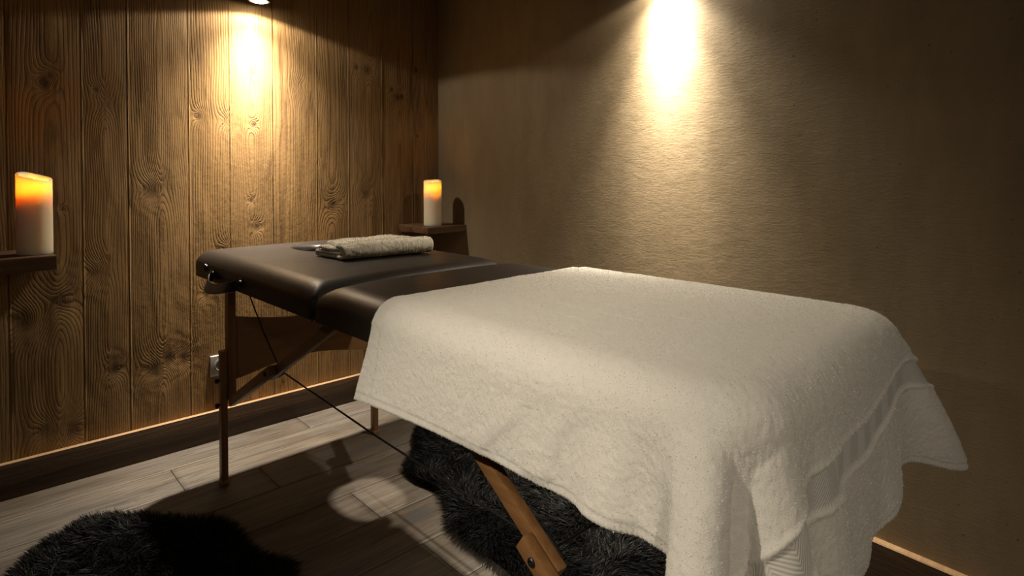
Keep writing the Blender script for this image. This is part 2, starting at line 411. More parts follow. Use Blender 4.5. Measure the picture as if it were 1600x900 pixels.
# floor boards
def floor():
    V = []; F = []; G = []; K = []; T = []; off = 0
    rng = np.random.RandomState(5); w = .192
    joints = {0: [-.35, 1.05], 1: [.535], 2: [-.45, .772], 3: [.15, 1.45], 4: [-.2, .93], 5: [.5, 1.3], 6: [.1, .95]}
    y1 = 2.549; row = 0
    while y1 > BY:
        y0 = y1-w
        js = joints.get(row, [rng.uniform(-.6, .2), rng.uniform(.5, 1.5)])
        xs_ = [LX]+js+[1.86]
        for x0, x1 in zip(xs_, xs_[1:]):
            vis = y1 > .9
            tn = rng.uniform(0, 1)
            nx = max(3, int((x1-x0)/(.02 if vis else .2))); ny = 20 if vis else 4
            xs = np.linspace(x0+.0011, x1-.0011, nx); ys = np.linspace(y0+.0011, y1-.0011, ny)
            X, Y = np.meshgrid(xs, ys); v = Y-(y0+y1)/2; sd = row*7+int(tn*1000)
            d = .03+.03*vnoise(X*1.2, Y*0, sd)
            h = 90*np.sqrt((v-.02*vnoise(X*1.5, Y*0, sd+1))**2+d*d)+.8*vnoise(X*3, Y*20, sd+2)
            kf = np.zeros_like(X)
            for kx, ky, kr in ((1.02, 1.525, .034), (.36, 2.22, .012), (.45, 2.24, .010), (.72, 2.30, .009)):
                if y0 < ky < y1:
                    r2 = ((X-kx)/(kr*1.7))**2+((Y-ky)/kr)**2
                    h += 5*np.exp(-r2*.25); kf = np.maximum(kf, np.exp(-r2*.5))
            Z = np.zeros_like(X)
            g = np.arange(X.size).reshape(ny, nx)+off; off += X.size
            V.append(np.stack((X, Y, Z), -1).reshape(-1, 3)); G.append(h.ravel()); K.append(kf.ravel()); T.append(np.full(X.size, tn))
            F.append(np.stack((g[:-1, :-1], g[:-1, 1:], g[1:, 1:], g[1:, :-1]), -1).reshape(-1, 4))
            # bevelled rim going down
            loop = np.concatenate((g[0, :], g[1:, -1], g[-1, -2::-1], g[-2:0:-1, 0]))
            P = np.concatenate(V[-1:])[loop-g[0, 0]].copy(); P[:, 2] = -.0028
            cxy = np.array([(x0+x1)/2, (y0+y1)/2]); P[:, 0] = np.where(P[:, 0] <= xs[0]+1e-6, x0-.0002, np.where(P[:, 0] >= xs[-1]-1e-6, x1+.0002, P[:, 0]))
            P[:, 1] = np.where(P[:, 1] <= ys[0]+1e-6, y0-.0002, np.where(P[:, 1] >= ys[-1]-1e-6, y1+.0002, P[:, 1]))
            n = len(loop); li = np.arange(n)+off; off += n
            V.append(P); G.append(h.ravel()[loop-g[0, 0]]); K.append(np.full(n, 12.)); T.append(np.full(n, tn))
            F.append(np.stack((loop, li, np.roll(li, -1), np.roll(loop, -1)), -1))
        y1 = y0; row += 1
    b = np.array([(LX-.1, BY-.1, -.003), (1.95, BY-.1, -.003), (1.95, 2.65, -.003), (LX-.1, 2.65, -.003), (LX-.1, BY-.1, -.1), (1.95, BY-.1, -.1), (1.95, 2.65, -.1), (LX-.1, 2.65, -.1)])
    V.append(b); G.append(np.zeros(8)); K.append(np.zeros(8)); T.append(np.zeros(8))
    F.append(np.array([(0,1,2,3), (7,6,5,4), (4,5,1,0), (5,6,2,1), (6,7,3,2), (7,4,0,3)])+off)
    me = mesh_np('floor', np.concatenate(V), np.concatenate(F))
    for nm, arr in (('grain', G), ('knot', K), ('tone', T)):
        at = me.attributes.new(nm, 'FLOAT', 'POINT'); at.data.foreach_set('value', np.concatenate(arr).astype(np.float32))
    o = link('floor', me, M_FLOOR, smooth=False); tag(o, kind='structure')
floor()

# skirting boards
bm = bmesh.new(); box(bm, LX, RX-.005, RY0-.026, RY0-.004, 0, .117, .003, 2)
o = from_bm('baseboard_left', bm, M_SKX); tag(o, kind='structure')
def raw_lit_top(o):      # sawn top edge: pale raw wood, with lamplight on the lip painted in
    o.data.materials.append(M_RAW_LIT)
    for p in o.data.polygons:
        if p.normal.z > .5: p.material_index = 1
M_RAW_LIT = mat_wood('pale_raw_lit_edge', (.36, .22, .11), (.55, .37, .21), 0, 1., .6)
raw_lit_top(o)
def skirt_right():
    bm = bmesh.new(); pts = []
    prof = [(0, 0), (-.022, 0), (-.022, .114), (-.0195, .117), (0, .117)]
    A = [bm.verts.new((wall_x(RY0-.03)+dx, RY0-.03, z)) for dx, z in prof]; B = [bm.verts.new((wall_x(BY)+dx, BY, z)) for dx, z in prof]
    n = len(prof)
    for i in range(n): bm.faces.new((A[i], B[i], B[(i+1)%n], A[(i+1)%n]))
    bm.faces.new(A); bm.faces.new(B[::-1])
    o = from_bm('baseboard_right', bm, M_SKY, smooth=False); tag(o, kind='structure'); raw_lit_top(o)
skirt_right()

# ------------------------------------------------------------------ massage table
TROT = math.radians(1.2); TC = (.93, 1.35)
def tw(x, y, z=0):   # table frame -> room
    dx, dy = x-TC[0], y-TC[1]
    return (TC[0]+dx*math.cos(TROT)-dy*math.sin(TROT), TC[1]+dx*math.sin(TROT)+dy*math.cos(TROT), z)
table = thing('massage_table', 'black padded folding massage table with beech legs and a face hole', 'massage table', (TC[0], TC[1], 0), TROT)
XL, XR, YF, YS, YH, ZT = .605-.93, 1.255-.93, .300-1.35, .0, .928, .787

def rrect(x0, x1, y0, y1, rs, n=12, per=26):
    """rounded rectangle outline, counter-clockwise from the +x side; rs = radius at (+,+),(-,+),(-,-),(+,-)"""
    pts = []
    cor = [(x1, y1, -1, -1, 0), (x0, y1, 1, -1, 90), (x0, y0, 1, 1, 180), (x1, y0, -1, 1, 270)]
    for q, ((cx, cy, sx, sy, a0), r) in enumerate(zip(cor, rs)):
        for i in range(n+1):
            a = math.radians(a0+90*i/n); pts.append((cx+sx*r+r*math.cos(a), cy+sy*r+r*math.sin(a)))
        nx_, ny_, sx2, sy2, a1 = cor[(q+1)%4]; r2 = rs[(q+1)%4]
        a = math.radians(a1); e = (nx_+sx2*r2+r2*math.cos(a), ny_+sy2*r2+r2*math.sin(a)); s = pts[-1]
        for i in range(1, per): pts.append((s[0]+(e[0]-s[0])*i/per, s[1]+(e[1]-s[1])*i/per))
    return pts

def cushion(x0, x1, y0, y1, rs, hole, parent, seam):
    """padded slab: rounded edges, valley at the seam, optional oval face hole"""
    bm = bmesh.new(); rings = []; Rr, Rv = .062, .042; z0, zt = .700, ZT
    out = rrect(x0, x1, y0, y1, rs); N = len(out)
    def ring(ins, z, k=1):
        rr = [max(r-ins, .012) for r in rs]
        return [(x, y, z) for x, y in rrect(x0+ins, x1-ins, y0+ins, y1-ins, rr)]
    prof = [(.012, z0), (.0, z0+.004), (0, z0+.022), (-.0015, z0+.030), (0, zt-Rv)]
    for a in range(8, 91, 8): prof.append((Rr*(1-math.cos(math.radians(a))), zt-Rv+Rv*math.sin(math.radians(a))))
    prof.append((Rr, zt))
    R = [ring(i, z) for i, z in prof]
    if hole:
        hx, hy, ha, hb = hole
        base = R[-1]
        def hring(sc, z):
            pts = []
            for (x, y, _) in base:
                th = math.atan2((y-hy), (x-hx))
                c, s = math.cos(th), math.sin(th); e = 2/2.8
                pts.append((hx+ha*sc*math.copysign(abs(c)**e, c), hy+hb*sc*math.copysign(abs(s)**e, s), z))
            return pts
        tgt = hring(1.28, zt)
        for f in (.25, .5, .75): R.append([tuple(a[i]*(1-f)+b[i]*f for i in range(3)) for a, b in zip(base, tgt)])
        R.append(tgt)
        for a in range(0, 91, 15): R.append(hring(1+.28*(1-math.sin(math.radians(a))), zt-.028*(1-math.cos(math.radians(a)))))
        R.append(hring(1, .72)); R.append(hring(1, z0)); R.append(hring(1.1, z0))
    else:
        base = R[-1]; cx, cy = (x0+x1)/2, (y0+y1)/2
        for f in (.2, .4, .6, .8, .96): R.append([(x*(1-f)+cx*f, y*(1-f)+cy*f, z) for x, y, z in base])
    vs = [[bm.verts.new(p) for p in r] for r in R]
    for A, B in zip(vs, vs[1:]):
        for k in range(N): bm.faces.new((A[k], A[(k+1)%N], B[(k+1)%N], B[k]))
    if hole:
        A, B = vs[-1], vs[0]
        for k in range(N): bm.faces.new((A[k], A[(k+1)%N], B[(k+1)%N], B[k]))
    else:
        bm.faces.new(vs[-1]); bm.faces.new(vs[0][::-1])
    # light pucker beside the seam corners, soft crown
    for v in bm.verts:
        if v.co.z > .745:
            ds = abs(v.co.y-seam); dx = min(v.co.x-x0, x1-v.co.x)
            v.co.z -= .010*math.exp(-(ds/.05)**2)*math.exp(-(dx/.09)**2)
            v.co.z += .003*math.cos((v.co.x-(x0+x1)/2)/(x1-x0)*PI)-.001
    return from_bm('cushion', bm, M_VINYL, parent, auto=60)

c1 = cushion(XL, XR, YS+.001, YH, (.065, .065, .018, .018), (.009, .661, .060, .084), table, YS)
c2 = cushion(XL, XR, YF, YS-.001, (.018, .018, .09, .09), None, table, YS)
# timber sub-frame under each cushion
for y0, y1 in ((YS+.012, YH-.05), (YF+.05, YS-.012)):
    bm = bmesh.new()
    for x in (XL+.069, XR-.069): box(bm, x-.011, x+.011, y0, y1, .686, .6995)
    for y in (y0+.012, y1-.012): box(bm, XL+.08, XR-.08, y-.011, y+.011, .686, .6995)
    from_bm('under_frame', bm, M_BEECH_Y, table)

def leg_set(yl, sgn):
    """two adjustable legs and the shaped end panel; sgn=+1 head end, -1 foot end"""
    for s in (-1, 1):
        xu = s*.262
        bm = bmesh.new(); box(bm, xu-.013, xu+.013, yl-.019, yl+.019, .285, .699, .003)
        lg = from_bm('leg', bm, M_BEECH_Z, table)
        xe = s*.2865
        bm = bmesh.new(); box(bm, xe-.0112, xe+.0112, yl-.014, yl+.014, .012, .455, .004)
        from_bm('leg_extension', bm, M_BEECH_Z, lg)
        bm = bmesh.new(); box(bm, xe-.0135, xe+.0135, yl-.0165, yl+.0165, 0, .018, .004)
        from_bm('leg_foot', bm, M_BEECH_Z, lg)
        for z in (.272, .355):
            bm = bmesh.new()
            Mx = Matrix.Translation((xe+s*.0112, yl, z))@Matrix.Rotation(s*PI/2, 4, 'Y')
            lathe(bm, [(.004, -.002), (.004, .004), (.0085, .005), (.0095, .008), (.0085, .014), (.003, .016)], 14, Mx)
            from_bm('knob', bm, M_BLACK, lg)
    # end panel with waisted edges
    bm = bmesh.new(); n = 36; T = .012
    F1 = []; B1 = []
    yp = yl-sgn*.006
    top = []; bot = []
    for i in range(n+1):
        u = i/n; x = -.249+.498*u; w = math.sin(PI*u)
        top.append((x, .566-.034*w+.010*math.sin(2*PI*u)*0)); bot.append((x, .352+.036*w**1.2))
    outl = top+bot[::-1]
    a = [bm.verts.new((x, yp-T/2, z)) for x, z in outl]; b = [bm.verts.new((x, yp+T/2, z)) for x, z in outl]
    m = len(outl)
    for i in range(n):
        j = m-1-i
        bm.faces.new((a[i], a[i+1], a[j-1], a[j])); bm.faces.new((b[i+1], b[i], b[j], b[j-1]))
    for i in range(m): bm.faces.new((a[i], b[i], b[(i+1)%m], a[(i+1)%m]))
    from_bm('end_panel', bm, M_BEECH_X, table)
leg_set(.776, 1); leg_set(-.955, -1)

def brace(s, top, joint, low, parent):
    """folding brace: upper bar, lower bar, black hinge and bolt"""
    x = s*.272; xo = s*.250
    bm = bmesh.new(); jt = Vector((0, *joint)); tp = Vector((0, *top)); lw = Vector((0, *low))
    d = (jt-tp).normalized(); d2 = (lw-jt).normalized()
    bar(bm, Vector((xo, 0, 0))+tp, Vector((xo, 0, 0))+jt+d*.035, .020, .030)
    br = from_bm('brace', bm, M_BEECH_Y, parent)
    bm = bmesh.new(); bar(bm, Vector((x+s*.0005, 0, 0))+jt-d2*.035, Vector((x+s*.0005, 0, 0))+lw, .020, .030)
    from_bm('lower_brace', bm, M_BEECH_Y, br)
    bm = bmesh.new()
    Mx = Matrix.Translation((x+s*.0105, jt.y, jt.z))@Matrix.Rotation(s*PI/2, 4, 'Y')
    lathe(bm, [(.0075, -.001), (.0075, .002), (.006, .0035), (.0035, .0036), (.0033, .0018)], 20, Mx)
    from_bm('bolt', bm, M_BLACK, br)
    bm = bmesh.new(); bar(bm, Vector((xo-s*.012, 0, 0))+jt-d*.022, Vector((xo-s*.012, 0, 0))+jt+d*.022, .006, .034)
    from_bm('hinge_plate', bm, M_BLACK, br)
HJ, FJ = (.41, .464), (-.698, .443)
for s in (-1, 1):
    brace(s, (.010, .686), HJ, (.735, .288), table)
    brace(s, (-.33, .690), FJ, (-.955, .27), table)

# steel cables: along each side, across each end, and up to the frame
def cable(pts, name='cable'):
    bm = bmesh.new(); tube(bm, pts, .0022, 8); from_bm(name, bm, M_CABLE, table)
for s in (-1, 1):
    x = s*.236
    cable([(x, HJ[0], HJ[1]), (x, (HJ[0]+FJ[0])/2, (HJ[1]+FJ[1])/2-.006), (x, FJ[0], FJ[1])])
    cable([(x, HJ[0], HJ[1]), (x+s*.004, .54, .56), (x+s*.01, .655, .672)])
cable([(-.236, FJ[0], FJ[1]), (0, FJ[0], FJ[1]-.004), (.236, FJ[0], FJ[1])])

# the folding under-carriage stands square to the room although the pads sit slightly turned on it
for ch in table.children:
    if ch.name.split('.')[0] in ('leg', 'end_panel', 'brace', 'cable'): ch.rotation_euler = (0, 0, -TROT)
# carrying handle: a bowed strap on the near long side
def handle():
    bm = bmesh.new(); n = 22; rings = []
    for i in range(n+1):
        u = i/n; y = .455+.235*u
        o = math.sin(PI*min(1, max(0, u)))**.55
        x = XL-.003-.040*o*(.75+.45*u); z = .730-.026*o*(.6+.7*u)
        hw = .0165
        tilt = .55*o
        up = Vector((-math.sin(tilt)*-1, 0, math.cos(tilt)))
        nrm = Vector((-math.cos(tilt), 0, -math.sin(tilt)*-1))
        c = Vector((x, y, z))
        rings.append([bm.verts.new(c+up*hw*a+nrm*b*.0022) for a, b in ((-1, -1), (1, -1), (1.0, 1), (-1, 1))])
    for A, B in zip(rings, rings[1:]):
        for k in range(4): bm.faces.new((A[k], A[(k+1)%4], B[(k+1)%4], B[k]))
    bm.faces.new(rings[0][::-1]); bm.faces.new(rings[-1])
    bmesh.ops.bevel(bm, geom=[e for e in bm.edges], offset=.0006, segments=1, affect='EDGES')
    h = from_bm('carrying_handle', bm, M_STRAP, table)
    for y in (.452, .693):
        bm = bmesh.new(); Mx = Matrix.Translation((XL-.004, y, .730))@Matrix.Rotation(-PI/2, 4, 'Y')
        lathe(bm, [(.012, -.006), (.012, .003), (.009, .006), (.004, .007)], 18, Mx)
        from_bm('rivet', bm, M_BLACK, h)
handle()
# socket for the head rest near the head corner
bm = bmesh.new(); Mx = Matrix.Translation((XL-.0005, .765, .741))@Matrix.Rotation(-PI/2, 4, 'Y')
lathe(bm, [(.0125, -.004), (.0125, .0015), (.010, .003), (.0085, .0015), (.0085, -.003)], 24, Mx)
gm = from_bm('head_rest_socket', bm, M_BLACK, table)
bm = bmesh.new(); Mx = Matrix.Translation((XL-.002, .765, .753))@Matrix.Rotation(-PI/2, 4, 'Y')
lathe(bm, [(.0018, 0), (.0018, .002), (.001, .0028)], 12, Mx)
from_bm('pin', bm, M_STEEL, gm)
# small tie on the vinyl by the seam
bm = bmesh.new(); tube(bm, [(XL-.0005, YS, .702), (XL-.0015, YS, .735), (XL+.004, YS, .752)], .0018, 6)
from_bm('seam_piping', bm, M_VINYL, table)

# ------------------------------------------------------------------ terry pile
def fuzz(P, N, tri, n, length, width, seed, lean=.5, wgt=None):
    """n short tapered fibres standing on the triangles; returns verts, faces"""
    rng = np.random.RandomState(seed)
    A, B, Cc = P[tri[:, 0]], P[tri[:, 1]], P[tri[:, 2]]
    ar = np.linalg.norm(np.cross(B-A, Cc-A), axis=1)
    if wgt is not None: ar = ar*wgt
    idx = rng.choice(len(tri), n, p=ar/ar.sum())
    r1 = np.sqrt(rng.rand(n, 1)); r2 = rng.rand(n, 1)
    q = A[idx]*(1-r1)+B[idx]*(r1*(1-r2))+Cc[idx]*(r1*r2)
    nn = N[tri[idx, 0]]*(1-r1)+N[tri[idx, 1]]*(r1*(1-r2))+N[tri[idx, 2]]*(r1*r2)
    nn /= np.linalg.norm(nn, axis=1, keepdims=True)
    d = nn+lean*rng.randn(n, 3); d /= np.linalg.norm(d, axis=1, keepdims=True)
    s = np.cross(d, rng.randn(n, 3)); s /= np.linalg.norm(s, axis=1, keepdims=True)
    L = length*(.6+.7*rng.rand(n, 1)); w = width
    q = q-nn*.0006
    v = np.stack((q-s*w, q+s*w, q+d*L*.62+s*w*.9+.25*L*rng.randn(n, 3)*lean, q+d*L), 1).reshape(-1, 3)
    i = np.arange(n)[:, None]*4
    f = np.concatenate((i+np.array([[0, 1, 2]]), i+np.array([[0, 2, 3]])), 0)
    return v, f

def grid_normals(P):
    du = np.gradient(P, axis=1); dv = np.gradient(P, axis=0)
    n = np.cross(du, dv); return n/np.maximum(np.linalg.norm(n, axis=-1, keepdims=True), 1e-12)

def up_cr(A, k):
    """Catmull-Rom resampling of a (ny,nx,...) grid by k along both axes"""
    for ax in (0, 1):
        A = np.moveaxis(A, ax, 0); n = len(A)
        t = np.arange((n-1)*k+1)/k; i = np.minimum(t.astype(int), n-2); f = (t-i).reshape(-1, *([1]*(A.ndim-1)))
        g = lambda j: A[np.clip(j, 0, n-1)]
        p0, p1, p2, p3 = g(i-1), g(i), g(i+1), g(i+2)
        A = .5*(2*p1+(p2-p0)*f+(2*p0-5*p1+4*p2-p3)*f*f+(3*p1-p0-3*p2+p3)*f**3)
        A = np.moveaxis(A, 0, ax)
    return A
def tris_of(f4): return np.concatenate((f4[:, [0, 1, 2]], f4[:, [0, 2, 3]]), 0)
# the draped towel: a net of cloth points settled over the padded table by a small position based solver
def settle(ovL, ovR, ovF, kb, kshear, frames, iters, step, seed, yh=1.055, pull=None, shape=None):
    tx0, tx1, ty0, ty1, tz = .605, 1.255, .300, 2.28, .787
    x0, x1, y0, y1 = tx0-ovL, tx1+ovR, ty0-ovF, yh
    nx = int(round((x1-x0)/step))+1; ny = int(round((y1-y0)/step))+1
    gx = np.linspace(x0, x1, nx); gy = np.linspace(y0, y1, ny)
    P = np.zeros((ny, nx, 3)); P[..., 0] = gx[None]; P[..., 1] = gy[:, None]; P[..., 2] = tz+.012
    if shape: P = shape(P, gx, gy)
    flat = P.copy()
    n = np.random.RandomState(seed).randn(ny, nx)
    for _ in range(12): n = (n+np.roll(n, 1, 0)+np.roll(n, -1, 0)+np.roll(n, 1, 1)+np.roll(n, -1, 1))/5
    P[..., 2] += n/n.std()*.003
    V = np.zeros_like(P)
    cx, cy = (tx0+tx1)/2, (ty0+ty1)/2; hx, hy = (tx1-tx0)/2, (ty1-ty0)/2
    rc, R, T = .09, .045, .0075; zc = (tz+.5)/2; hz = (tz-.5)/2
    def collide(P, Q0):
        lx = P[..., 0]-cx; ly = P[..., 1]-cy
        qx = np.abs(lx)-hx+rc; qy = np.abs(ly)-hy+rc
        mx = np.maximum(qx, 0); my = np.maximum(qy, 0); L = np.hypot(mx, my)+1e-12
        use = (qx > 0) | (qy > 0)
        d2 = np.where(use, L, np.maximum(qx, qy))-rc
        ax = np.where(use, mx/L, (qx > qy)*1.)*np.sign(lx); ay = np.where(use, my/L, (qx <= qy)*1.)*np.sign(ly)
        w1 = d2+R; w2 = np.abs(P[..., 2]-zc)-hz+R
        m1 = np.maximum(w1, 0); m2 = np.maximum(w2, 0); LL = np.hypot(m1, m2)+1e-12
        rim = (w1 > 0) | (w2 > 0)
        sd = np.where(rim, LL, np.maximum(w1, w2))-R
        a = np.where(rim, m1/LL, (w1 > w2)*1.); b = np.where(rim, m2/LL, (w1 <= w2)*1.)*np.sign(P[..., 2]-zc)
        N = np.stack((a*ax, a*ay, b), -1); pen = T-sd
        P = P+np.where(pen > 0, pen, 0)[..., None]*N
        dv = P-Q0; dt_ = dv-(dv*N).sum(-1, keepdims=True)*N
        return P-np.where((sd < T+.0015)[..., None], .85, 0)*dt_
    def con(P, A, B, L, k):
        d = P[B]-P[A]; l = np.linalg.norm(d, axis=-1, keepdims=True)
        c = k*.5*(l-L)/np.maximum(l, 1e-9)*d
        P[A] += c; P[B] -= c
    sx = gx[1]-gx[0]; sy = gy[1]-gy[0]; dg = np.hypot(sx, sy); S = np.s_; batch = []
    for o in (0, 1):
        m = (nx-o)//2*2; batch.append((S[:, o:o+m:2], S[:, o+1:o+m:2], sx, 1.))
        m = (ny-o)//2*2; batch.append((S[o:o+m:2, :], S[o+1:o+m:2, :], sy, 1.))
    for q in (0, 1):
        for p in (0, 1):
            ma = (ny-1-q+1)//2*2; mb = (nx-1-p+1)//2*2
            r1, r2 = slice(q, ny-1, 2), slice(q+1, ny, 2); c1, c2 = slice(p, nx-1, 2), slice(p+1, nx, 2)
            batch.append((S[r1, c1], S[r2, c2], dg, kshear)); batch.append((S[r2, c1], S[r1, c2], dg, kshear))
    for s, k in ((2, kb), (4, kb*.6)):
        for blk in (0, 1):
            cc = np.array([b for b in range(nx-s) if (b//s) % 2 == blk]); batch.append((S[:, cc], S[:, cc+s], s*sx, k))
            rr = np.array([b for b in range(ny-s) if (b//s) % 2 == blk]); batch.append((S[rr, :], S[rr+s, :], s*sy, k))
    batch = [(A, B, k, np.linalg.norm(flat[B]-flat[A], axis=-1, keepdims=True)) for A, B, L, k in batch]
    dt = 1/60.
    for f in range(frames):
        V[..., 2] -= 9.8*dt
        V *= .97 if f < frames*.6 else .9
        V *= np.minimum(1, 1.2/np.maximum(np.linalg.norm(V, axis=-1, keepdims=True), 1e-9))
        Q = P+V*dt
        for it in range(iters):
            for A, B, k, L0 in batch: con(Q, A, B, L0, k)
            if it % 4 == 3: Q = collide(Q, P)
        if pull: Q = pull(Q, gx, gy, f/frames)
        Q = collide(Q, P); V = (Q-P)/dt; P = Q
    return P, gx, gy
def towel_coords():
    # stiff cloth stands off at two corners: a soft outward push there while it settles
    def pull(Q, gx, gy, t):
        j = (gy-gy[0])[:, None]; i = (gx[-1]-gx)[None]; I = (gx-gx[0])[None]; J = (gy[-1]-gy)[:, None]
        w = np.exp(-(i/.17)**2-(j/.17)**2)[..., None]; w2 = np.exp(-(I/.12)**2-(J/.09)**2)[..., None]
        return Q+(w*np.array((5, -2.5, 4))+w2*np.array((-2, 4, 7)))/3600.
    def shape(P, gx, gy):     # the foot hem hangs lower on the near side than at the far corner
        u = np.clip(((P[..., 0]-.605)/.65-.52)/.45, 0, 1); v = np.clip((.45-P[..., 1])/.45, 0, 1)
        P[..., 1] += v*(.10*u*u*(3-2*u)-.008); return P
    return settle(.178, .12, .315, .75, .45, 240, 20, .0125, 1, yh=1.065, pull=pull, shape=shape)


def draped_towel():
    P0, gx, gy = towel_coords()
    ny, nx = P0.shape[:2]; k = 5
    P = up_cr(P0, k); U, W = np.meshgrid(np.linspace(gx[0], gx[-1], P.shape[1]), np.linspace(gy[0], gy[-1], P.shape[0]))
    for _ in range(3):    # take the grid-scale ripple out
        P[1:-1, 1:-1] = P[1:-1, 1:-1]*.5+.125*(P[:-2, 1:-1]+P[2:, 1:-1]+P[1:-1, :-2]+P[1:-1, 2:])
    # into the turned table frame
    dx, dy = P[..., 0]-TC[0], P[..., 1]-TC[1]; c, s = math.cos(TROT), math.sin(TROT)
    P = np.stack((TC[0]+dx*c-dy*s, TC[1]+dx*s+dy*c, P[..., 2]), -1)
    N = grid_normals(P)
    ef = W-gy[0]; eh = gy[-1]-W; el = U-gx[0]; er = gx[-1]-U     # distances to the four edges
    ss = lambda a, b, x: np.clip((x-a)/(b-a), 0, 1)**2*(3-2*np.clip((x-a)/(b-a), 0, 1))
    band = ss(.176, .180, ef)*(1-ss(.222, .226, ef))
    hem = 1-ss(.014, .018, np.minimum(ef, np.minimum(el, er)))
    pile = 1-.95*band-.6*hem
    ridge = np.exp(-((ef-.173)/.0035)**2)+np.exp(-((ef-.229)/.0035)**2)
    h = .0030*pile+.0028*ridge
    h += .0045*ss(.030, .044, eh+.012*vnoise(U*6, U*0, 9))                        # upper layer set back from the lower one at the head edge
    h += pile*(.0005*vnoise(U*300, W*300, 1)+.0005*vnoise(U*150, W*150, 2)+.0004*vnoise(U*48, W*40, 3)+.0008*vnoise(U*12, W*12, 4))
    for u0, sk_, wa, wb, am in ((.825, .02, .52, .92, .0022), (.875, -.08, .40, .80, .0016), (.76, .10, .62, 1.0, .0012), (1.0, .05, .45, .8, .0010)):     # soft creases left from folding
        h -= am*np.exp(-((U-u0-sk_*(W-.7))/.006)**2)*ss(wa, wa+.1, W)*(1-ss(wb-.1, wb, W))
    st = hem*.0008*np.sign(np.sin(np.where(ef < .02, U, W)*2*PI/.007))
    h += st
    Q = P+N*h[..., None]
    back = P-N*.0035
    edge = np.minimum(np.minimum(ef, eh), np.minimum(el, er)); rnd = (np.clip(1-edge/.006, 0, 1)**2)[..., None]
    mid = (Q+back)/2; Q = Q*(1-.8*rnd)+mid*.8*rnd
    a, b = P.shape[:2]; g = np.arange(a*b).reshape(a, b)
    f = np.stack((g[:-1, :-1], g[:-1, 1:], g[1:, 1:], g[1:, :-1]), -1).reshape(-1, 4)
    # back side, coarser
    bs = back[::k, ::k]; a2, b2 = bs.shape[:2]; g2 = np.arange(a2*b2).reshape(a2, b2)+a*b
    f2 = np.stack((g2[:-1, :-1], g2[1:, :-1], g2[1:, 1:], g2[:-1, 1:]), -1).reshape(-1, 4)
    lf = np.concatenate((g[0, ::k], g[::k, -1][1:], g[-1, ::k][::-1][1:], g[::k, 0][::-1][1:-1])); lb = np.concatenate((g2[0], g2[1:, -1], g2[-1, ::-1][1:], g2[::-1, 0][1:-1]))
    f3 = np.stack((lf, lb, np.roll(lb, -1), np.roll(lf, -1)), -1)
    V = np.concatenate((Q.reshape(-1, 3), bs.reshape(-1, 3))); F = np.concatenate((f, f2, f3))
    t = tris_of(f); wg = (pile.ravel()[t[:, 0]]-.02).clip(.0, 1)
    fv, ff = fuzz(Q.reshape(-1, 3), grid_normals(Q).reshape(-1, 3), t, NFUZZ, .0019, .00017, 4, .8, wg)
    me = mesh_np('bath_towel', np.concatenate((V, fv)), np.concatenate((np.concatenate((F[:, [0, 1, 2]], F[:, [0, 2, 3]])), ff+len(V))))
    bd = np.zeros(len(me.vertices), np.float32); bd[:a*b] = band.ravel()
    me.attributes.new('band', 'FLOAT', 'POINT').data.foreach_set('value', bd)
    uvl = me.uv_layers.new(name='UVMap'); uvv = np.zeros((len(me.vertices), 2), np.float32)
    uvv[:a*b] = np.stack((U, W), -1).reshape(-1, 2)
    li = np.empty(len(me.loops), np.int32); me.loops.foreach_get('vertex_index', li)
    uvl.data.foreach_set('uv', uvv[li].ravel())
    o = link("bath_towel", me, M_TERRY)
    tag(o, 'large white terry towel draped over the foot end of the massage table', 'towel')
draped_towel()

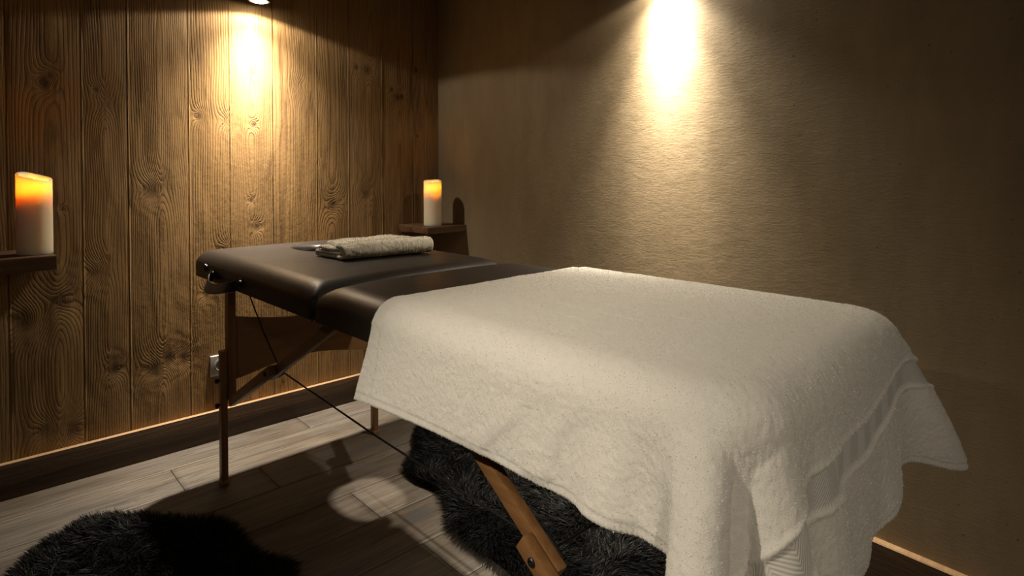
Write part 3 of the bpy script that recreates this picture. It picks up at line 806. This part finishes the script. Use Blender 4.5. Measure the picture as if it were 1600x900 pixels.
def folded_towel():
    """a hand towel folded into four layers: one closed path of cloth swept along its length"""
    path = []
    def line(a, b, n):
        for i in range(n): path.append((a[0]+(b[0]-a[0])*i/n, a[1]+(b[1]-a[1])*i/n))
    def arc(cy, cz, r, a0, a1, n, sy=1):
        for i in range(n):
            a = math.radians(a0+(a1-a0)*i/n); path.append((cy+r*sy*math.cos(a), cz+r*math.sin(a)))
    t = .0115
    # inner fold: from the back, to an inner loop near the front, back, round, then the outer wrap
    line((.066, .030), (-.048, .0295), 16)
    arc(-.048, .0235, .006, 90, 270, 8, 1.4)
    line((-.048, .0175), (.070, .0165), 16)
    arc(.070, .0115, .005, 90, -90, 8)
    line((.070, .0065), (-.066, .0065), 18)
    arc(-.066, .0245, .018, 270, 90, 16, 1.1)
    line((-.066, .0425), (.080, .0415), 20)
    path.append((.080, .0415))
    Pp = np.array(path); n = len(Pp); s = np.linspace(0, 1, n)
    L = .300; m = 120
    xs = np.linspace(-.5, .5, m)
    S, X = np.meshgrid(s, xs, indexing='ij')
    zf = Pp[:, 1][:, None]; yf = Pp[:, 0][:, None]
    left = -.146-.020*np.clip((yf+.02)/.09, -1, 1)*np.where(S < .62, 1, .2)+.016*np.where(S > .8, 1, 0)*np.clip((S-.8)/.1, 0, 1)+.005*vnoise(S*14, S*0, 31)
    right = .150-.014*np.clip(yf/.08, -1, 1)+.006*vnoise(S*9, S*0, 41)
    XX = left+(X+.5)*(right-left)
    ZZ = zf*(1+.16*np.cos(X*PI)*0+.05*vnoise(XX*11, yf*14, 7))+.0035*vnoise(XX*14, yf*18, 8)*(zf/.04)
    ZZ = np.where(zf > .036, ZZ+.006*np.exp(-((XX-.045)/.05)**2)*np.exp(-((yf-.01)/.06)**2)-.004*np.exp(-((XX+.115)/.03)**2), ZZ)
    YY = yf+.003*vnoise(XX*10, S*8, 9)+.030*XX*0
    Pm = np.stack((XX, YY, ZZ), -1)
    Nn = grid_normals(Pm)
    th = t*.48
    nz = .0010*vnoise(XX*300, S*140, 11)+.0010*vnoise(XX*120, S*60, 12)
    Aa = Pm+Nn*(th+nz)[..., None]; Bb = Pm-Nn*(th+nz*.8)[..., None]
    for M_ in (Aa, Bb): M_[..., 2] = np.maximum(M_[..., 2], .0008)
    # round the long edges and the ends
    ed = np.clip(1-np.minimum(np.minimum(X+.5, .5-X)*L, np.minimum(S, 1-S)*.9)/.005, 0, 1)[..., None]**2
    md = (Aa+Bb)/2; Aa = Aa*(1-.75*ed)+md*.75*ed; Bb = Bb*(1-.75*ed)+md*.75*ed
    g = np.arange(n*m).reshape(n, m); G2 = g+n*m
    f = np.stack((g[:-1, :-1], g[:-1, 1:], g[1:, 1:], g[1:, :-1]), -1).reshape(-1, 4)
    f2 = np.stack((G2[:-1, :-1], G2[1:, :-1], G2[1:, 1:], G2[:-1, 1:]), -1).reshape(-1, 4)
    lp = np.concatenate((g[0], g[1:, -1], g[-1, ::-1][1:], g[::-1, 0][1:-1])); lq = lp+n*m
    f3 = np.stack((lp, lq, np.roll(lq, -1), np.roll(lp, -1)), -1)
    V = np.concatenate((Aa.reshape(-1, 3), Bb.reshape(-1, 3))); F = np.concatenate((f, f2, f3))
    # both faces of the cloth carry pile
    tA = tris_of(f); tB = tris_of(f2)
    v1, q1 = fuzz(Aa.reshape(-1, 3), grid_normals(Aa).reshape(-1, 3), tA, 26000, .0032, .0004, 21, .8)
    v2, q2 = fuzz(V, np.concatenate((grid_normals(Aa).reshape(-1, 3), -grid_normals(Bb).reshape(-1, 3))), tB, 26000, .0032, .0004, 22, .8)
    for v_ in (v1, v2): v_[:, 2] = np.maximum(v_[:, 2], .0004)
    tri = np.concatenate((F[:, [0, 1, 2]], F[:, [0, 2, 3]], q1+len(V), q2+len(V)+len(v1)))
    me = mesh_np('folded_towel', np.concatenate((V, v1, v2)), tri)
    o = link('folded_towel', me, M_TERRY2)
    o.location = (.985, 1.715, ZT+.0035); o.rotation_euler = (0, 0, math.radians(-5))
    tag(o, 'small cream terry towel folded in layers near the face hole', 'towel')
folded_towel()

# ------------------------------------------------------------------ shelves and candles
def timber(bm, x0, x1, y0, y1, z0, z1, seed, fr=()):
    """old timber block: gridded box with uneven worn faces"""
    b2 = bmesh.new(); box(b2, x0, x1, y0, y1, z0, z1, .004, 2)
    bmesh.ops.subdivide_edges(b2, edges=[e for e in b2.edges if e.calc_length() > .03], cuts=14, use_grid_fill=True)
    for v in b2.verts:
        p = np.array([v.co.x*13+seed, v.co.z*9+v.co.y*11])
        d = float(vnoise(p[:1], p[1:], seed))*.0025
        q = float(vnoise(p[:1]*3.1, p[1:]*2.7, seed+1))*.0012
        if v.co.z < z0+.002: v.co.z += d*1.5
        if 'y0' in fr and v.co.y < y0+.006: v.co.y += d*1.4+q
        if 'x0' in fr and v.co.x < x0+.006: v.co.x += d+q
        if 'x1' in fr and v.co.x > x1-.006: v.co.x += d+q
    me = bpy.data.meshes.new('tmp'); b2.to_mesh(me); b2.free(); bm.from_mesh(me); bpy.data.meshes.remove(me)
ZSH = .803
bm = bmesh.new(); timber(bm, -.46, .213, 2.262, RY0-.004, ZSH-.046, ZSH, 3, ('y0', 'x1'))
o = from_bm('wall_shelf', bm, M_OLD)
tag(o, 'dark old timber shelf on the board wall carrying the wide candle', 'shelf')
bm = bmesh.new(); timber(bm, 1.576, wall_x(2.38)+.004, 2.266, RY0-.004, ZSH-.034, ZSH, 8, ('y0', 'x0'))
o = from_bm('corner_shelf', bm, M_OLD)
tag(o, 'small dark timber shelf in the corner carrying the slim candle', 'shelf')

def candle(loc, R, Hh, drop, ang, mat, label, energy):
    c = thing('pillar_candle', label, 'candle', loc, 0, 'lit pillar candles on the shelves')
    bm = bmesh.new(); n = 64; rings = []
    prof = [(R*.80, .0, 0), (R*.985, .0, 0), (R, .004, 0)]
    for i in range(1, 14): prof.append((R*(1-.004*math.sin(i*1.7)), None, i/13))
    W = R-.009
    prof += [(R-.0012, 'rim', .0018), (R-.004, 'rim', .0026), (W, 'rim', .0), (W-.0008, 'rim', -.012), (W-.002, 'rim', -.030), (W-.006, 'rim', -.046), (W*.6, 'rim', -.0525), (W*.2, 'rim', -.053)]
    for r, z, k in prof:
        ring = []
        for j in range(n):
            th = 2*PI*j/n
            top = Hh-drop*(.5-.5*math.cos(th-ang))+.0012*math.sin(3*th+1)
            if z == 'rim':
                zz = top+k
                if k < 0: zz = top*(1-min(1, -k/.04))+(Hh-drop*.55)*min(1, -k/.04)+k
            elif z is None: zz = .004+(top-.004)*k
            else: zz = z
            ring.append(bm.verts.new((r*math.cos(th), r*math.sin(th), zz)))
        rings.append(ring)
    for A, B in zip(rings, rings[1:]):
        for j in range(n): bm.faces.new((A[j], A[(j+1)%n], B[(j+1)%n], B[j]))
    bm.faces.new(rings[0][::-1]); bm.faces.new(rings[-1])
    from_bm('wax_body', bm, mat, c, auto=60)
    zf = Hh-drop*.55-.053
    bm = bmesh.new(); lathe(bm, [(.0045, zf-.001), (.0035, zf+.004), (.0016, zf+.008), (.0012, zf+.026)], 8)
    from_bm('wick', bm, M_BLACK, c)
    bm = bmesh.new(); lathe(bm, [(.0008, zf+.024), (.0030, zf+.028), (.0040, zf+.033), (.0030, zf+.040), (.0014, zf+.047), (.0004, zf+.052)], 16)
    from_bm('flame', bm, M_FLAME, c)
    # the lamp inside the hollow wax and the flame's own light
    for nm, dz, e, rad in (("candle_glow", .014, energy, .006),):
        l = bpy.data.lights.new(nm, 'POINT'); l.energy = e; l.color = (1, .43, .055); l.shadow_soft_size = rad
        lo = bpy.data.objects.new(nm, l); C.objects.link(lo); lo.parent = c; lo.location = (0, 0, zf+dz)
M_WAX = mat_wax('ivory_wax', (.84, .74, .58))
candle((.168, 2.345, ZSH+.0005), .0450, .250, .026, math.radians(132), M_WAX, 'wide ivory candle with a slanted rim on the left timber shelf', .40)
candle((1.661, 2.347, ZSH+.0005), .0428, .218, .014, math.radians(50), M_WAX, 'slim ivory candle on the small corner shelf', .32)

# ------------------------------------------------------------------ wall socket
sk = thing('power_socket', 'square silver power socket on the board wall behind the table leg', 'power socket', (.752, RY0-.003, .292))
bm = bmesh.new(); box(bm, -.0405, .0405, -.0105, .002, -.0405, .0405, .003, 3); from_bm('frame', bm, M_SOCKET, sk)
bm = bmesh.new(); Mx = Matrix.Translation((0, -.0105, 0))@Matrix.Rotation(PI/2, 4, 'X')
lathe(bm, [(.0275, -.001), (.0275, .0015), (.0215, .0025), (.0200, .0012), (.0195, -.0), (.018, .0003)], 36, Mx)
ins = from_bm('insert', bm, M_SOCKIN, sk)
for x in (-.0095, .0095):
    bm = bmesh.new(); Mx = Matrix.Translation((x, -.0108, 0))@Matrix.Rotation(PI/2, 4, 'X'); lathe(bm, [(.0027, 0), (.0027, .0006)], 12, Mx)
    from_bm('hole', bm, M_BLACK, ins)

# ------------------------------------------------------------------ sheepskins
def sheepskin(outline, label, seed, n, length):
    root = None
    pts = np.array(outline); m = 220
    # closed Catmull-Rom outline
    k = len(pts); tt = np.arange(m)/m*k; i = tt.astype(int); f = (tt-i)[:, None]
    p = [pts[(i+o)%k] for o in (-1, 0, 1, 2)]
    O = .5*(2*p[1]+(p[2]-p[0])*f+(2*p[0]-5*p[1]+4*p[2]-p[3])*f*f+(3*p[1]-p[0]-3*p[2]+p[3])*f**3)
    cx, cy = O.mean(0)
    V = []; rings = 24
    for r in range(rings):
        s = 1-r/(rings-.5)
        q = np.array([cx, cy])+(O-[cx, cy])*s
        edge = 1-s
        z = .004+.016*min(1, edge/.10)**.6+.004*vnoise(q[:, 0]*16, q[:, 1]*16, seed)*min(1, edge/.1)
        V.append(np.column_stack((q, z)))
    V = np.array(V); nv = rings*m
    Vf = V.reshape(-1, 3); g = np.arange(nv).reshape(rings, m)
    f4 = np.stack((g[:-1], np.roll(g[:-1], -1, 1), np.roll(g[1:], -1, 1), g[1:]), -1).reshape(-1, 4)
    low = np.column_stack((O, np.full(m, .0008))); li = np.arange(m)+nv
    f5 = np.stack((np.roll(g[0], -1), g[0], li, np.roll(li, -1)), -1)
    cen = np.array([[cx, cy, .022]]); ci = nv+m
    f6 = np.stack((g[-1], np.roll(g[-1], -1), np.full(m, ci)), -1)
    tri = np.concatenate((tris_of(f4), tris_of(f5), f6))
    allv = np.concatenate((Vf, low, cen))
    me = mesh_np('sheepskin_rug', allv, tri)
    root = link('sheepskin_rug', me, M_HIDE); tag(root, label, 'rug', None)
    # fur: locks lying over in a wandering direction
    rng = np.random.RandomState(seed); t4 = tris_of(f4)
    A, B, Cc = allv[t4[:, 0]], allv[t4[:, 1]], allv[t4[:, 2]]
    ar = np.linalg.norm(np.cross(B-A, Cc-A), axis=1)
    ctr = (A+B+Cc)/3
    rr = np.linalg.norm(ctr[:, :2]-[cx, cy], axis=1)
    ar = ar*(1+.8*(t4[:, 0] < 4*m))
    idx = rng.choice(len(t4), n, p=ar/ar.sum()); r1 = np.sqrt(rng.rand(n, 1)); r2 = rng.rand(n, 1)
    q = A[idx]*(1-r1)+B[idx]*(r1*(1-r2))+Cc[idx]*(r1*r2)
    x, y = q[:, 0], q[:, 1]
    ringi = (t4[idx, 0]//m)[:, None]; outw = q[:, :2]-[cx, cy]; outw /= np.linalg.norm(outw, axis=1, keepdims=True)
    ang = 2.2*PI*(.5+.5*vnoise(x*3.2, y*3.2, seed+1))+1.6*vnoise(x*14, y*14, seed+2)+.9*vnoise(x*45, y*45, seed+3)+.35*rng.randn(n)
    flow = np.column_stack((np.cos(ang), np.sin(ang))); we = np.clip(1-ringi/5., 0, 1)*.85
    flow = flow*(1-we)+outw*we*1.0
    lean = (.95+.25*rng.randn(n))[:, None]; up = (.62+.28*vnoise(x*30, y*30, seed+5)+.12*rng.randn(n))[:, None]
    L = length*(.65+.5*rng.rand(n, 1))
    d1 = np.column_stack((flow*lean*.7, up*.95)); d2 = np.column_stack((flow*lean*1.25, up*.25-.12))
    d1 /= np.linalg.norm(d1, axis=1, keepdims=True); d2 /= np.linalg.norm(d2, axis=1, keepdims=True)
    w = .00085
    s = np.cross(d1, rng.randn(n, 3)); s /= np.linalg.norm(s, axis=1, keepdims=True)
    q0 = q-[0, 0, .002]; q1 = q0+d1*L*.5; q2 = q1+(d1*.4+d2*.6)*L*.32; q3 = q2+d2*L*.3
    fl_ = lambda a: np.column_stack((a[:, :2], np.maximum(a[:, 2], .0012)))
    fv = np.stack((fl_(q0-s*w), fl_(q0+s*w), fl_(q1-s*w), fl_(q1+s*w), fl_(q2-s*w*.7), fl_(q2+s*w*.7), fl_(q3)), 1).reshape(-1, 3)
    b = np.arange(n)[:, None]*7
    ff = np.concatenate([b+np.array([t_]) for t_ in ((0, 1, 3), (0, 3, 2), (2, 3, 5), (2, 5, 4), (4, 5, 6))])
    mf = mesh_np('fur', fv, ff); fo = link('fur', mf, M_FUR, root); fo['kind'] = 'stuff'
sheepskin([(1.372, 2.00), (1.318, 1.965), (1.24, 1.845), (1.145, 1.755), (1.128, 1.66), (1.145, 1.565), (1.118, 1.47), (1.058, 1.37), (1.048, 1.23), (1.04, 1.12), (1.00, 1.00), (1.02, .86), (1.12, .80), (1.24, .86), (1.36, .84), (1.50, .90), (1.56, 1.04), (1.52, 1.20), (1.56, 1.38), (1.54, 1.60), (1.56, 1.80), (1.47, 1.95)],
          'black sheepskin rug under the massage table beside the beech brace', 51, 62000, .046)
sheepskin([(.345, 2.10), (.275, 2.135), (.20, 2.10), (.13, 2.03), (.07, 1.92), (.03, 1.76), (-.02, 1.6), (-.03, 1.4), (.02, 1.2), (.12, 1.08), (.26, 1.10), (.36, 1.08), (.48, 1.14), (.55, 1.28), (.57, 1.42), (.615, 1.52), (.575, 1.60), (.555, 1.68), (.560, 1.77), (.545, 1.86), (.495, 1.915), (.455, 1.965), (.405, 2.035)],
          'black sheepskin rug on the floor left of the table leg', 52, 46000, .046)

# ------------------------------------------------------------------ spotlights
def kelvin(): return (1, .87, .68)
def spotlight(x, y, z, label, beams, aim=None):
    """surface spotlight: stem from the ceiling, open can, lit lens; the lamp sits at the lens"""
    c = thing('spotlight', label, 'spotlight', (x, y, z), 0, 'ceiling spotlights')
    bm = bmesh.new(); lathe(bm, [(.0335, .0), (.040, .0), (.041, .003), (.041, .085), (.036, .092), (.008, .094), (.008, .096)], 40, None, cap0=False)
    lathe(bm, [(.0335, .0), (.0335, .012), (.0335, .013)], 40, None, cap0=False, cap1=True)
    from_bm('can', bm, M_BRONZE, c)
    bm = bmesh.new(); lathe(bm, [(.0065, .094), (.0065, ZC-z-.012), (.034, ZC-z-.012), (.036, ZC-z)], 20); from_bm('stem', bm, M_BRONZE, c)
    bm = bmesh.new(); lathe(bm, [(.003, -.0055), (.013, -.0048), (.022, -.0028), (.029, .001), (.0325, .006), (.0325, .010)], 36)
    from_bm('lens', bm, M_LENS, c)
    for nm, e, deg, bl in beams:
        l = bpy.data.lights.new(nm, 'SPOT'); l.energy = e; l.spot_size = math.radians(deg); l.spot_blend = bl
        l.color = kelvin(); l.shadow_soft_size = .022
        lo = bpy.data.objects.new(nm, l); C.objects.link(lo); lo.parent = c; lo.location = (0, 0, -.009)
        if aim and nm != 'spot_spill':
            d = Vector(aim)-Vector((x, y, z)); lo.rotation_euler = d.to_track_quat('-Z', 'Y').to_euler()
    return c
spotlight(.879, 2.419, 1.734, 'lit spotlight in front of the board wall above the table head', *L1)
spotlight(1.685, 1.11, 1.717, 'spotlight close to the plaster wall above the white towel', *L2)
spotlight(-.62, .88, 1.717, 'spotlight by the far left wall', *L3)
spotlight(-.30, -.70, 1.717, 'spotlight by the wall behind', *L4)

w = bpy.data.worlds.new('room_air'); bpy.context.scene.world = w; w.use_nodes = True
w.node_tree.nodes['Background'].inputs[0].default_value = (1, .8, .6, 1); w.node_tree.nodes['Background'].inputs[1].default_value = 0.0

# ------------------------------------------------------------------ camera
cam = bpy.data.cameras.new('camera'); co = bpy.data.objects.new('camera', cam); C.objects.link(co)
cam.sensor_width = 36; cam.lens = 929/1600*36; cam.clip_start = .02
cam.shift_y = -(450-289)/1600
th = math.radians(1.06)
fwd = Vector((.6806*math.cos(th), .7326*math.cos(th), -math.sin(th)))
co.location = (0, 0, 1.05); co.rotation_euler = fwd.to_track_quat('-Z', 'Y').to_euler()
sc = bpy.context.scene; sc.camera = co
sc.view_settings.view_transform = 'Standard'; sc.view_settings.look = 'None'; sc.view_settings.exposure = EXPO; sc.view_settings.gamma = 1
sc.view_settings.use_curve_mapping = False
try:
    sc.cycles.max_bounces = 10; sc.cycles.diffuse_bounces = 6; sc.cycles.transparent_max_bounces = 8
    sc.cycles.sample_clamp_indirect = 4; sc.cycles.use_denoising = True; sc.cycles.caustics_reflective = False
except Exception: pass
